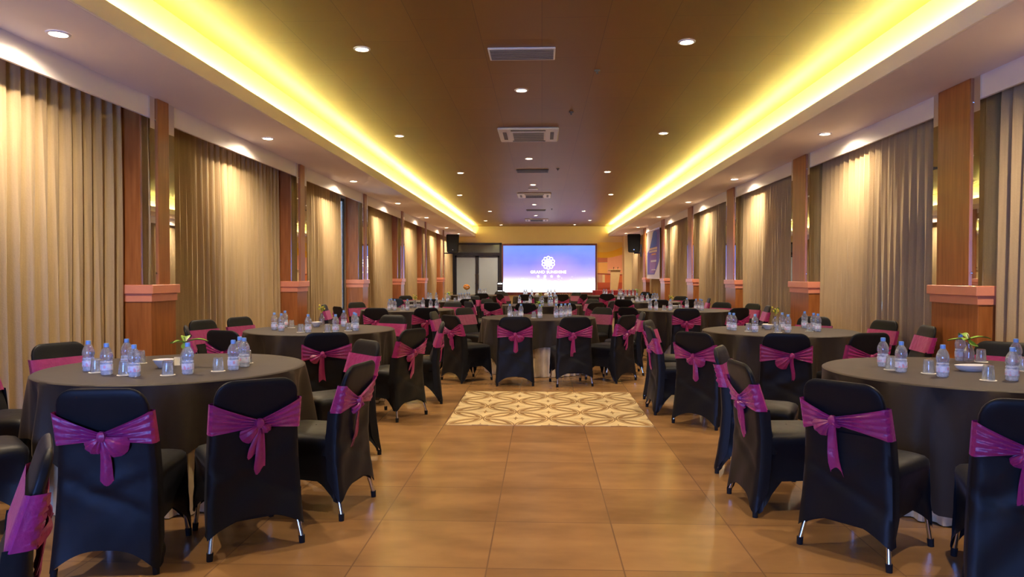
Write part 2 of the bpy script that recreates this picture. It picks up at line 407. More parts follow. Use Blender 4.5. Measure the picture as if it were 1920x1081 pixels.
for s, cols, L, xc in ((-1, LC, LL, 4.335), (1, RC, RL, 4.24)):
    side = 'left' if s < 0 else 'right'; tot = []
    for bi, (a, b) in enumerate(bays(cols, L, YB-.15 if s < 0 else YB-.75)):
        if s < 0 and bi == 2: b -= .78
        mid = (a+b)/2 + (-.2 if bi % 2 else .25)
        gap = .02 if (s, bi) in ((-1, 3), (1, 3), (1, 4)) else .004
        g1 = .06 if (s, bi) in ((1, 3), (1, 4), (-1, 4)) else 0
        tot += [(a, mid-gap/2), (mid+gap/2, b-g1)]
    for k2, (a, b) in enumerate(tot):
        off = .0 if k2 % 2 else .012
        o = curtain(s, xc+off, a, b, 17*k2+(3 if s < 0 else 5), .058 if s < 0 else .075)
        tag(o, 'floor length beige pleated curtain, %s from the camera along the %s wall' % (ORD[k2] if k2 else 'nearest', side), 'curtain', 'beige curtains along the side walls')

# ---------------------------------------------------------------- floor inlay
o = MB().box(-.97, .97, -.97, .97, 0, .004).build('floor_inlay', M['inlay'], smooth=False, loc=(.07, 7.65, 0))
tag(o, 'cream and brown patterned square of tiles set in the brown floor', 'tile inlay')

# ---------------------------------------------------------------- ceiling fittings
def downlight(x, y, z, lab, grp, e=1.0, spot=118):
    r = empty('ceiling_downlight', (x, y, z)); tag(r, lab, 'ceiling light', grp)
    MB().lathe([(.088, -.001), (.085, -.009), (.066, -.012), (.062, -.002)], 28).build('trim_ring', M['white_plastic'], r)
    MB().lathe([(.063, -.004), (.03, -.007), (.001, -.0075)], 24).build('lamp_lens', M['lens'], r)
    d = bpy.data.lights.new('downlight_beam', 'SPOT'); d.energy = LAMP_W*e; d.color = (1, .80, .56); d.spot_size = R(spot); d.spot_blend = .9; d.shadow_soft_size = .035
    lo = bpy.data.objects.new('downlight_beam', d); COL.objects.link(lo); lo.parent = r; lo.location = (0, 0, -.02)
cl = sorted([(-.26, 9.15), (-.26, 14.5), (-.23, 18.66), (-.25, 23.9), (-.24, 28.3), (-.26, 4.6)], key=lambda p: p[1])
for i, (x, y) in enumerate(cl): downlight(x, y, ZC, 'small round downlight in the centre row of the brown ceiling, %s from the camera' % (ORD[i] if i else 'nearest'), 'centre row downlights')
ll = [(-1.86, 7.42), (-2.39, 12.05), (-1.86, 16.45), (-2.40, 21.0), (-1.9, 26.35), (-2.42, 30.9), (-1.9, 33.5), (-2.38, 3.0)]; ll.sort(key=lambda p: p[1])
for i, (x, y) in enumerate(ll): downlight(x, y, ZC, 'small round downlight in the left row of the brown ceiling, %s from the camera' % (ORD[i] if i else 'nearest'), 'left row downlights')
rl = [(1.45, 7.33), (2.0, 12.0), (1.48, 16.4), (2.0, 21.0), (1.52, 26.4), (2.04, 30.85), (1.52, 33.4), (2.0, 3.0)]; rl.sort(key=lambda p: p[1])
for i, (x, y) in enumerate(rl): downlight(x, y, ZC, 'small round downlight in the right row of the brown ceiling, %s from the camera' % (ORD[i] if i else 'nearest'), 'right row downlights')
for s, side in ((-1, 'left'), (1, 'right')):
    for i, y in enumerate((5.4, 9.62, 14.05, 18.42, 23.0, 27.9, 32.0)):
        downlight(s*3.70, y, ZS, 'small round downlight in the lower %s side ceiling, %s from the camera' % (side, ORD[i] if i else 'nearest'), 'side ceiling downlights', 1.45, 165)
def cassette(x, y, i):
    r = empty('air_conditioner', (x, y, ZC)); tag(r, 'square white ceiling cassette air conditioner, %s from the camera' % ORD[i] if i else 'square white ceiling cassette air conditioner, nearest to the camera', 'air conditioner', 'ceiling air conditioners')
    m = MB(); m.box(-.49, .49, -.55, .55, -.035, -.001, b=.015); m.build('panel', M['white_plastic'], r)
    m = MB(); m.box(-.27, .27, -.34, .34, -.045, -.03, b=.01)
    m.build('intake_grille', M['grey_slot'] if i > 1 else M['white_plastic'], r)
    m = MB()
    for k2 in range(11): m.box(-.25, .25, -.31+k2*.06, -.30+k2*.06+.012, -.049, -.044)
    m.build('grille_bars', M['grey_slot'], r, False)
    for a in (0, 90, 180, 270):
        l = .40 if a % 180 == 0 else .36
        mm = MB(); mm.box(-.03, .03, -l/2-.1, l/2+.1, -.042, -.034, b=.004); o = mm.build('air_flap', M['grey_slot'], r)
        o.location = (.385*cos(R(a)), .445*sin(R(a)), 0); o.rotation_euler = (0, 0, R(a))
for i, y in enumerate((11.98, 21.1, 30.4)): cassette(-.22, y, i)
for i, (y, w) in enumerate(((7.63, .33), (16.2, .34), (25.95, .33))):
    r = empty('air_vent', (-.21, y, ZC)); tag(r, 'long narrow air vent in the brown ceiling, %s from the camera' % (ORD[i] if i else 'nearest'), 'air vent', 'ceiling air vents')
    MB().box(-w-.02, w+.02, -.2, .2, -.02, -.001, b=.006).build('vent_frame', M['grey_slot'] if i else M['white_plastic'], r)
    m = MB()
    for k2 in range(7): m.box(-w, w, -.165+k2*.05, -.145+k2*.05, -.026, -.018)
    m.build('louvre', M['grey_slot'], r, False)
o = MB().box(-.13, .13, -.13, .13, -.02, -.001, b=.006).build('ceiling_sensor', M['white_plastic'], loc=(-.24, 19.6, ZC)); tag(o, 'small square white panel on the ceiling beyond the first air conditioner', 'sensor')
for i, (x, y) in enumerate(((.63, 8.3), (.35, 15.9), (.42, 10.4), (.35, 25.5))):
    o = MB().lathe([(.035, -.001), (.03, -.012), (.012, -.02), (.010, -.04), (.02, -.042), (.001, -.045)], 14).build('sprinkler_head', M['grey_slot'], loc=(x, y, ZC))
    tag(o, 'tiny dark sprinkler head on the brown ceiling, %s from the camera' % (ORD[i] if i else 'nearest'), 'sprinkler', 'ceiling sprinklers')

# ---------------------------------------------------------------- end wall: door, screen, mural
d = MB()
for x in (-4.29, -2.03): d.box(x, x+.11, YB-.08, YB, 0, 2.95)
d.box(-4.29, -1.92, YB-.08, YB, 2.86, 2.95); d.box(-4.29, -1.92, YB-.09, YB, 2.34, 2.48)
door = struct(d.build('door_1', M['black_metal'], smooth=False))
struct(MB().box(-4.18, -2.03, YB-.03, YB-.01, 2.48, 2.86).build('transom_pane', M['dkglass'], door, smooth=False))
for k2, (a, b, hx) in enumerate(((-4.17, -3.12, -3.19), (-3.10, -2.04, -3.04))):
    lf = MB(); t = .075
    lf.box(a, a+t, YB-.075, YB-.03, .02, 2.33); lf.box(b-t, b, YB-.075, YB-.03, .02, 2.33); lf.box(a, b, YB-.075, YB-.03, 2.25, 2.33); lf.box(a, b, YB-.075, YB-.03, .02, .14)
    lo = lf.build('door_leaf', M['black_metal'], door, False)
    MB().box(a+t, b-t, YB-.06, YB-.045, .14, 2.25).build('frosted_pane', M['frost'], lo, False)
    MB().tube([(hx, YB-.075, .95), (hx, YB-.14, .97), (hx, YB-.14, 1.45), (hx, YB-.075, 1.47)], .016, 8).build('door_handle', M['chrome'], lo)
sx, sz = .35, 1.70
scr = empty('display_screen', (sx, YB, sz)); tag(scr, 'large wall screen showing a blue and pink sky with a white emblem', 'screen')
m = MB(); hw, hh = 2.2, 1.115
m.box(-hw-.06, -hw, -.12, 0, -hh-.14, hh+.09, b=.01); m.box(hw, hw+.07, -.12, 0, -hh-.14, hh+.09, b=.01); m.box(-hw, hw, -.12, 0, hh, hh+.09, b=.01); m.box(-hw, hw, -.12, 0, -hh-.14, -hh, b=.01)
m.build('screen_frame', M['frame_wood'], scr)
MB().box(-hw, hw, -.07, -.01, -hh, hh).build('screen_picture', M['screen'], scr, False)
m = MB()
def disc(m, cx, cz, r, n=20, y=-.074, r0=0):
    if r0: m.grid([[(cx+q*cos(2*pi*k/n), y, cz+q*sin(2*pi*k/n)) for k in range(n)] for q in (r0, r)], True)
    else: m.add([(cx+r*cos(2*pi*k/n), y, cz+r*sin(2*pi*k/n)) for k in range(n)], [tuple(range(n))])
ex, ez = -.04, .29
for k2 in range(10):
    a = 2*pi*k2/10+.31; disc(m, ex+.235*cos(a), ez+.235*sin(a), .093, 18, r0=.048)
    a = 2*pi*k2/10; disc(m, ex+.125*cos(a), ez+.125*sin(a), .062, 14, r0=.03)
disc(m, ex, ez, .07, 16, r0=.03); disc(m, ex, ez, .03, 12)
m.build('emblem', M['screen_white'], scr, False)
m = MB()
for k2 in range(4):
    cx = ex-.48+k2*.32; vs = []
    for q in range(10): rr = .085 if q % 2 == 0 else .036; vs.append((cx+rr*sin(pi*q/5), -.074, -.36+rr*cos(pi*q/5)))
    m.add(vs, [tuple(range(10))])
m.build('star_row', M['screen_white'], scr, False)
def text_mesh(name, s, size, mat, parent, loc, rot, spacing=1.0):
    cu = bpy.data.curves.new(name, 'FONT'); cu.body = s; cu.size = size; cu.align_x = 'CENTER'; cu.align_y = 'CENTER'; cu.extrude = .002; cu.offset = .004; cu.space_character = spacing
    o = bpy.data.objects.new('tmp', cu); COL.objects.link(o); bpy.context.view_layer.update()
    me = bpy.data.meshes.new_from_object(o.evaluated_get(bpy.context.evaluated_depsgraph_get())); bpy.data.objects.remove(o)
    me.materials.clear(); me.materials.append(mat); me.name = name
    q = bpy.data.objects.new(name, me); COL.objects.link(q); q.parent = parent; q.location = loc; q.rotation_euler = rot; return q
text_mesh('lettering', 'GRAND SUNSHINE', .185, M['screen_white'], scr, (ex, -.076, -.155), (R(90), 0, 0), 1.12)

mu = empty('wall_mural', (3.24, YB, 0)); tag(mu, 'painted mural of yellow, orange and peach hills beside the screen', 'mural')
def poly(nm, pts, c, y):
    mm = MB(); n = len(pts); mm.add([(x-3.24, y, z) for x, z in pts] + [(x-3.24, 0, z) for x, z in pts], [tuple(range(n))] + [(i, i+n, (i+1) % n+n, (i+1) % n) for i in range(n)])
    mm.build(nm, pm(nm+'_paint', c, .6, var=.05, vs=3), mu, False)
def curve(z0, z1, b): return [(2.66+(3.84-2.66)*t, z0+(z1-z0)*t+b*sin(pi*t)) for t in [i/10 for i in range(11)]]
def band(nm, lo, hi, c, y, x0=2.66, x1=3.84):
    P = [(x, z) for x, z in lo if x0-.01 <= x <= x1+.01] + [(x, z) for x, z in reversed(hi) if x0-.01 <= x <= x1+.01]
    poly(nm, P, c, y)
top = curve(2.97, 2.97, 0)
band('pale_yellow_sky', curve(2.5, 2.75, -.1), top, (.88, .64, .16), -.010)
band('yellow_field', curve(2.24, 2.38, -.07), curve(2.5, 2.75, -.1), (.95, .55, .02), -.011)
band('dark_red_strip', curve(2.0, 1.95, .04), curve(2.24, 2.38, -.07), (.62, .20, .10), -.012)
band('peach_hill', curve(1.4, 1.5, .0), curve(2.2, 2.38, -.05), (.95, .46, .27), -.013, 3.13)
band('orange_terrace', curve(1.5, 1.45, .0), curve(1.98, 1.93, .04), (.95, .52, .15), -.013, 2.66, 3.14)
band('brown_line', curve(1.44, 1.38, .0), curve(1.5, 1.45, .0), (.4, .1, .05), -.014)
band('pink_square', curve(1.05, 1.05, .0), curve(1.44, 1.38, .0), (.70, .36, .22), -.014, 2.66, 3.0)
band('orange_red_square', curve(1.05, 1.05, .0), curve(1.44, 1.38, .0), (.75, .20, .06), -.014, 3.0, 3.84)
band('red_ground', curve(.0, .0, .0), curve(1.05, 1.05, .0), (.55, .10, .04), -.014)
struct(MB().box(3.87, 4.5, YB-.6, YB, 0, ZS).build('trim_7', M['cream'], smooth=False))
st = MB(); st.box(2.75, 4.1, 33.0, YB-.62, 0, .42, b=.01); o = st.build('stage_platform', M['frame_wood']); tag(o, 'low dark wood platform under the lectern by the end wall', 'stage')
lec = empty('lectern', (3.36, 33.5, .42)); tag(lec, 'pale wood lectern with a tapered front and two microphones', 'lectern')
m = MB(); m.box(-.24, .24, -.2, .2, 0, .05, b=.01); m.build('base', M['tan'], lec)
m = MB(); fr = [(-.20, .05), (.10, .05), (.26, 1.18), (-.18, 1.22)]
m.add([(x, -.10, z) for x, z in fr] + [(x, .04, z) for x, z in fr], [(0, 1, 2, 3), (7, 6, 5, 4), (0, 4, 5, 1), (1, 5, 6, 2), (2, 6, 7, 3), (3, 7, 4, 0)]); m.build('front_panel', M['tan'], lec, False)
m = MB(); m.add([(x, y, 1.20+.12*(y < 0)*0+.10*(-y)+dz) for dz in (0, .03) for x, y in ((-.27, -.18), (.28, -.18), (.28, .2), (-.27, .2))], [(3, 2, 1, 0), (4, 5, 6, 7), (0, 1, 5, 4), (1, 2, 6, 5), (2, 3, 7, 6), (3, 0, 4, 7)]); m.build('slanted_top', M['tan'], lec, False)
for x in (-.05, .14):
    MB().tube([(x, -.1, 1.22), (x, -.08, 1.30), (x+.02, .02, 1.33)], [.008, .008, .02], 8).build('microphone', M['black_rubber'], lec)
# red draped table in front of it
rt = empty('banquet_table', (3.12, 31.3, 0), R(6)); tag(rt, 'long table draped in red cloth in front of the lectern', 'table')
MB().box(-.85, .85, -.3, .3, .70, .74, b=.01).build('tabletop', M['tan'], rt)
for x in (-.75, .75):
    for y in (-.22, .22): MB().tube([(x, y, 0), (x, y, .70)], .02, 8).build('leg', M['chrome'], rt)
rows = []
nn = 120
for z, q in ((.748, 0), (.742, .012), (.5, .02), (.25, .03), (.02, .04)):
    row = []
    for k2 in range(nn):
        t = k2/nn*4; sd = int(t); f = t-sd
        x, y = [(-.87+1.74*f, -.32), (.87, -.32+.64*f), (.87-1.74*f, .32), (-.87, .32-.64*f)][sd]
        w_ = q*(.5+.5*sin(k2*1.9)); l = math.hypot(x, y); row.append((x*(1+w_/l), y*(1+w_/l), z))
    rows.append(row)
m = MB().grid(rows, True); m.f.append(tuple(range(nn))); m.m.append(0)
o = m.build('tablecloth', M['red_cloth'], loc=(3.12, 31.3, 0), rz=R(6)); tag(o, 'red cloth draped over the long table by the lectern', 'tablecloth')
# rack beside the door
rk = empty('equipment_rack', (-1.96, 33.9, 0)); tag(rk, 'slim black equipment rack with lit displays between door and screen', 'equipment rack')
MB().box(-.13, .13, -.2, .2, 0, 1.08, b=.01).build('rack_body', M['black_metal'], rk)
for z, mt in ((.98, 'indicator'), (.86, 'grey_slot'), (.62, 'indicator')): MB().box(-.10, .10, -.206, -.198, z, z+.05).build('display_panel', M[mt], rk, False)
m = MB(); rnd = random.Random(5)
for k2 in range(9):
    x = -.42+k2*.105; m.box(x, x+.03, -.02, .02, 0, .17+.03*rnd.random()); m.box(x, x+.08, -.02, .02, .15, .18) ; m.box(x+.05, x+.08, -.02, .02, 0, .1*rnd.random()+.05)
m.box(-.44, .55, -.06, .06, -.34, 0)
o = m.build('stage_ornament', M['gold'], smooth=False, loc=(1.15, 33.9, .34)); tag(o, 'low tan ornamental stand under the middle of the screen', 'ornament')

# ---------------------------------------------------------------- wall speakers and banner
def speaker(x, y, z, s, lab):
    r = empty('wall_speaker', (x, y, z), R(-8*s)); tag(r, lab, 'speaker', 'wall mounted loudspeakers')
    m = MB(); prof = []
    for zz, w_, d0 in ((-.37, .20, 0), (-.34, .235, 0), (.33, .265, 0), (.37, .23, 0)):
        row = [(-w_+.03, -.2, zz), (-w_, -.17, zz), (-w_*.75, .2, zz), (w_*.75, .2, zz), (w_, -.17, zz), (w_-.03, -.2, zz)]; prof.append(row)
    m.grid(prof, True); b = 0; m.f.append((5, 4, 3, 2, 1, 0)); m.m.append(0); m.f.append(tuple(18+i for i in range(6))); m.m.append(0)
    m.build('cabinet', M['black_rubber'], r, False)
    m = MB(); m.box(-.20, .20, -.215, -.20, -.30, .32, b=.01); m.build('grille', M['black_rubber'], r)
    MB().box(-.02, .02, -.22, -.214, -.28, -.25).build('badge', M['chrome'], r, False)
    m = MB(); x1 = s*(4.04-abs(x)); m.box(min(0, x1), max(0, x1), .1, .16, -.42, -.37); m.box(x1-.03, x1+.03, .02, .22, -.55, -.05); m.build('wall_bracket', M['black_metal'], r, False)
speaker(-3.67, 29.55, 2.70, -1, 'black loudspeaker on a bracket high on the left wall')
speaker(3.76, 29.6, 2.70, 1, 'black loudspeaker on a bracket high on the right wall')
bn = empty('wall_banner', (3.97, 25.95, 0)); tag(bn, 'tall blue and white event banner with yellow lines hanging on the right wall', 'banner')
BY0, BY1, BZ0, BZ1 = 1.45, -1.45, 1.27, 3.0
def bp(nm, pts, c, off, em=0):
    mm = MB(); n = len(pts); mm.add([(off, BY0+(BY1-BY0)*u, BZ0+(BZ1-BZ0)*v) for u, v in pts]+[(off+.004, BY0+(BY1-BY0)*u, BZ0+(BZ1-BZ0)*v) for u, v in pts], [tuple(range(n)), tuple(range(2*n-1, n-1, -1))]+[(i, i+n, (i+1) % n+n, (i+1) % n) for i in range(n)])
    return mm.build(nm, pm(nm+'_print', c, .5, var=.06, vs=3), bn, False)
bp('banner_sheet', [(0, 0), (1, 0), (1, 1), (0, 1)], (.75, .72, .78), 0)
bp('purple_panel', [(.05, .09), (.62, .09), (.78, .2), (.95, .34), (1, .42), (1, .98), (.55, .98), (.40, .82), (.22, .62), (.05, .55)], (.09, .035, .42), -.005)
bp('blue_shape', [(.32, .64), (.78, .68), (.82, .93), (.66, .98), (.5, .95), (.40, .78)], (.01, .07, .55), -.008)
bp('violet_shape', [(.25, .12), (.60, .12), (.76, .3), (.80, .55), (.25, .52)], (.28, .09, .40), -.008)
def lines(nm, rows_, c):
    mm = MB(); rnd = random.Random(3)
    for u0, u1, v, h in rows_:
        u = u0
        while u < u1:
            w_ = rnd.uniform(.02, .05); 
            y0, y1 = sorted((BY0+(BY1-BY0)*u, BY0+(BY1-BY0)*min(u1, u+w_))); z = BZ0+(BZ1-BZ0)*v
            mm.box(-.016, -.009, y0, y1, z, z+h); u += w_+.012
    mm.build(nm, pm(nm+'_ink', c, .5, var=.03), bn, False)
lines('yellow_lettering', [(.24, .84, .60, .07), (.22, .84, .545, .07)], (.8, .6, .35))
lines('orange_lettering', [(.42, .74, .49, .05)], (.85, .4, .05))
lines('white_lettering', [(.36, .78, .345, .07), (.42, .72, .175, .035)], (.8, .75, .85))
MB().tube([(0, BY0+.03, BZ1+.01), (0, BY1-.03, BZ1+.01)], .012, 8).build('hanging_rod', M['chrome'], bn)
# ---------------------------------------------------------------- tables, as surveyed in the room
ZT = .783
TB = {'L1': (-2.46, 4.75), 'L2': (-2.52, 8.1), 'L3': (-2.42, 12.9), 'L4': (-2.45, 17.2), 'L5': (-2.0, 22.2),
      'C1': (-.05, 10.6), 'C2': (0.0, 15.0), 'C3': (0.0, 21.0),
      'R1': (2.70, 4.72), 'R2': (2.64, 8.1), 'R3': (2.5, 12.9), 'R4': (2.4, 17.0), 'R5': (2.1, 21.7)}
TN = {'L1': 'front left table', 'L2': 'second left table', 'L3': 'third left table', 'L4': 'fourth left table', 'L5': 'last left table',
      'C1': 'nearest centre table', 'C2': 'middle centre table', 'C3': 'farthest centre table',
      'R1': 'front right table', 'R2': 'second right table', 'R3': 'third right table', 'R4': 'fourth right table', 'R5': 'last right table', 'L0': 'bottom left corner'}
# chairs: table, x, y, facing in degrees from the length of the room, short cover, way the sash is tied
BOTT= {'L1': [(-0.462, -0.231), (-0.237, -0.401), (-0.288, -0.096), (-0.017, -0.479), (0.25, -0.347), (0.452, -0.146), (0.389, 0.103), (0.455, 0.019)], 'R1': [(-0.395, 0.239), (-0.411, -0.041), (-0.267, -0.252), (0.315, 0.59), (0.054, -0.394), (0.44, 0.178)], 'L2': [(-0.496, -0.099), (-0.362, -0.249), (-0.525, 0.318), (0.001, -0.435), (0.297, -0.423), (0.149, 0.434), (0.384, 0.018), (0.453, -0.177)], 'R2': [(-0.51, 0.155), (-0.496, 0.037), (-0.325, -0.183), (0.072, 0.139), (0.008, -0.242), (0.426, 0.433), (0.397, 0.074), (0.386, -0.08)], 'C1': [(-0.416, -0.085), (-0.253, -0.078), (0.024, -0.224), (0.261, -0.057), (0.338, 0.027), (0.401, 0.167), (0.47, 0.31)], 'C2': [(-0.47, 0.157), (-0.25, 0.45), (0.012, -0.45), (0.152, -0.45), (0.197, -0.329), (0.31, 0.45)], 'L3': [(-0.268, -0.298), (-0.317, 0.114), (-0.158, -0.373), (0.066, -0.364), (0.204, 0.45), (0.429, -0.065), (0.539, -0.06)], 'R3': [(-0.575, -0.011), (-0.503, -0.212), (-0.252, -0.201), (0.164, 0.447), (0.24, 0.023), (0.334, 0.132), (0.299, -0.178)], 'L4': [(-0.29, 0.089), (-0.166, -0.337), (-0.097, 0.098), (0.247, -0.45), (0.522, -0.45), (0.562, -0.36), (0.631, -0.3), (0.626, 0.36), (0.685, 0.29)], 'R4': [(-0.548, 0.45), (-0.445, 0.45), (-0.231, -0.45), (-0.11, -0.45), (0.025, -0.355), (0.132, -0.45), (0.261, 0.068), (0.245, -0.345)], 'R5': [(-0.236, 0.08), (-0.16, 0.084), (-0.031, -0.45), (0.267, 0.45), (0.342, 0.54), (0.358, -0.45), (0.467, -0.45), (0.648, 0.121)], 'L5': [(0.058, -0.007), (0.138, -0.36), (0.207, -0.001), (0.244, 0.368)], 'C3': [(-0.509, -0.071), (-0.449, 0.022), (-0.285, -0.061), (0.18, -0.04), (0.266, -0.037), (0.38, 0.278)]}
VASE= {'L1': [(0.06, 0.002)], 'R1': [(0.305, 0.47)], 'L2': [(-0.202, 0.7)], 'R2': [(0.059, 0.342)], 'C1': [(0.018, 0.7)], 'C2': [(-0.033, 0.45)], 'L3': [(0.054, 0.45)], 'L4': [(0.168, 0.45)], 'R3': [(-0.127, 0.45)], 'R5': [(0.748, 0.03)]}
GLAS= {'L1': [(-0.362, -0.308), (-0.112, -0.42), (-0.344, 0.162), (0.154, -0.409), (0.383, -0.217), (0.394, 0.207)], 'R1': [(-0.425, 0.062), (-0.273, -0.106), (0.422, 0.525), (-0.086, -0.4), (0.391, 0.035)], 'L2': [(-0.419, 0.235), (-0.08, -0.438), (0.209, -0.426), (0.379, -0.218)], 'R2': [(-0.373, -0.111), (-0.1, -0.247), (0.292, -0.084)], 'C1': [(-0.374, -0.163), (-0.318, 0.009), (-0.064, -0.228)], 'C2': [(-0.354, -0.443)], 'L3': [(-0.018, -0.367), (0.141, 0.351)], 'R3': [(-0.36, -0.206), (0.005, 0.224)], 'L4': [(0.147, -0.45), (0.422, -0.45)], 'R4': [(-0.328, -0.45), (-0.165, -0.36), (0.046, -0.54)], 'R5': [(-0.101, -0.36)], 'L5': [], 'C3': []}
DISH= {'L1': [(-0.058, -0.059)], 'R1': [(0.078, 0.03)], 'L2': [(-0.18, 0.421)], 'L3': [(-0.035, 0.61)], 'R3': [(-0.036, 0.54)], 'C2': [(-0.332, 0.54)], 'R2': [(-0.065, 0.213)]}
CH= [('L1', -2.07, 3.52, -8, 0, 0), ('L1', -1.6, 3.79, -36, 1, 1), ('L1', -1.37, 4.31, -80, 1, 2), ('L1', -1.62, 5.53, -133, 0, 0), ('L1', -3.46, 5.26, 117, 0, 0), ('L1', -3.52, 4.62, 88, 0, 0), ('L1', -3.08, 3.76, 45, 0, 0), ('L0', -1.8, 2.02, -126, 0, 1), ('L2', -2.06, 6.78, -19, 0, 3), ('L2', -1.51, 7.11, -62, 1, 1), ('L2', -1.4, 7.95, -100, 0, 0), ('L2', -2.07, 9.1, -156, 0, 0), ('L2', -3.68, 8.13, 110, 0, 0), ('L2', -3.5, 8.72, 112, 0, 0), ('L2', -2.92, 6.97, 20, 0, 0), ('L2', -3.4, 7.4, 65, 0, 1), ('L3', -2.6, 11.66, 8, 0, 0), ('L3', -1.96, 11.74, -22, 0, 1), ('L3', -3.34, 13.59, 127, 0, 0), ('L3', -3.16, 12.02, 50, 0, 0), ('L3', -3.58, 12.7, 85, 0, 2), ('L3', -1.89, 13.98, -154, 0, 0), ('L4', -3.08, 16.18, 32, 0, 0), ('L4', -3.28, 18.07, 136, 0, 1), ('L4', -2.46, 16.0, 1, 0, 2), ('L4', -1.8, 16.19, -33, 0, 0), ('L4', -1.9, 18.15, -150, 0, 1), ('L5', -1.79, 21.02, -10, 0, 0), ('L5', -1.49, 23.18, -152, 0, 1), ('C1', -0.98, 9.58, 48, 0, 1), ('C1', -0.36, 9.33, -5, 0, 0), ('C1', 0.36, 9.3, -12, 1, 2), ('C1', 0.9, 9.66, -50, 0, 1), ('C1', 1.14, 10.3, -90, 1, 0), ('C1', 0.78, 11.47, -136, 0, 0), ('C1', -1.01, 11.32, 127, 0, 0), ('C1', -1.26, 10.25, 96, 0, 1), ('C2', -0.24, 13.73, 12, 0, 0), ('C2', 0.37, 13.76, -16, 0, 2), ('C2', 0.86, 14.11, -38, 0, 1), ('C2', -0.79, 14.01, 35, 0, 3), ('C2', -1.21, 14.45, 60, 0, 1), ('C2', -1.2, 15.06, 93, 0, 0), ('C2', -0.98, 15.76, 125, 0, 0), ('C2', 1.13, 14.66, -71, 0, 0), ('C2', 0.88, 15.66, -127, 0, 0), ('C3', -0.93, 20.41, 58, 0, 0), ('C3', -0.88, 21.66, 118, 0, 0), ('C3', -0.35, 19.85, 17, 0, 0), ('C3', 0.44, 19.88, -22, 0, 1), ('C3', 0.84, 21.79, -133, 0, 0), ('C3', 0.93, 20.41, -58, 0, 1), ('R1', 1.7, 3.79, 50, 1, 3), ('R1', 1.49, 4.44, 86, 0, 1), ('R1', 1.58, 5.22, 114, 0, 1), ('R1', 2.17, 3.37, 20, 0, 2), ('R1', 3.42, 5.55, -139, 0, 0), ('R2', 1.4, 7.47, 88, 0, 2), ('R2', 1.5, 8.26, 114, 0, 0), ('R2', 1.6, 6.9, 44, 0, 0), ('R2', 2.28, 6.85, 16, 0, 4), ('R2', 2.91, 6.93, -13, 0, 1), ('R2', 3.69, 8.42, -107, 0, 0), ('R2', 3.7, 7.65, -84, 0, 0), ('R2', 3.27, 9.0, -145, 0, 0), ('R3', 1.61, 12.02, 45, 0, 1), ('R3', 2.32, 11.71, 9, 0, 0), ('R3', 3.26, 13.79, -136, 0, 0), ('R3', 3.02, 11.88, -27, 0, 0), ('R3', 3.61, 13.29, -113, 0, 0), ('R3', 3.6, 12.6, -84, 0, 0), ('R4', 1.89, 15.91, 25, 0, 0), ('R4', 2.48, 15.78, -7, 0, 0), ('R4', 3.25, 17.85, -135, 0, 0), ('R4', 3.06, 15.97, -29, 0, 0), ('R4', 3.55, 16.75, -84, 0, 0), ('R5', 1.88, 20.52, 11, 0, 0), ('R5', 3.02, 22.47, -130, 0, 0), ('R5', 2.87, 20.65, -36, 0, 0)]

# ---------------------------------------------------------------- covered chair
def wid(z):
    w = .212 - .012*max(0, (z-.6)/.28); r = .085; t = .88-z
    if t < r: w -= r-math.sqrt(max(0, r*r-(r-t)**2))
    return w
def lerp(a, b, t): return a+(b-a)*t
def pl(z, P):
    for (z0, v0), (z1, v1) in zip(P, P[1:]):
        if z <= z1: return lerp(v0, v1, max(0, (z-z0)/(z1-z0)))
    return P[-1][1]
YF = [(.40, -.13), (.50, -.155), (.60, -.195), (.75, -.245), (.88, -.285)]
YR = [(.0, -.30), (.2, -.25), (.36, -.20), (.46, -.232), (.55, -.243), (.72, -.282), (.88, -.325)]
def sring(a, b, n, cx, cy, p):
    out = []
    for k in range(n):
        t = 2*pi*(k+.5)/n; c, s = cos(t), sin(t)
        out.append((cx + a*math.copysign(abs(c)**(2/p), c), cy + b*math.copysign(abs(s)**(2/p), s)))
    return out
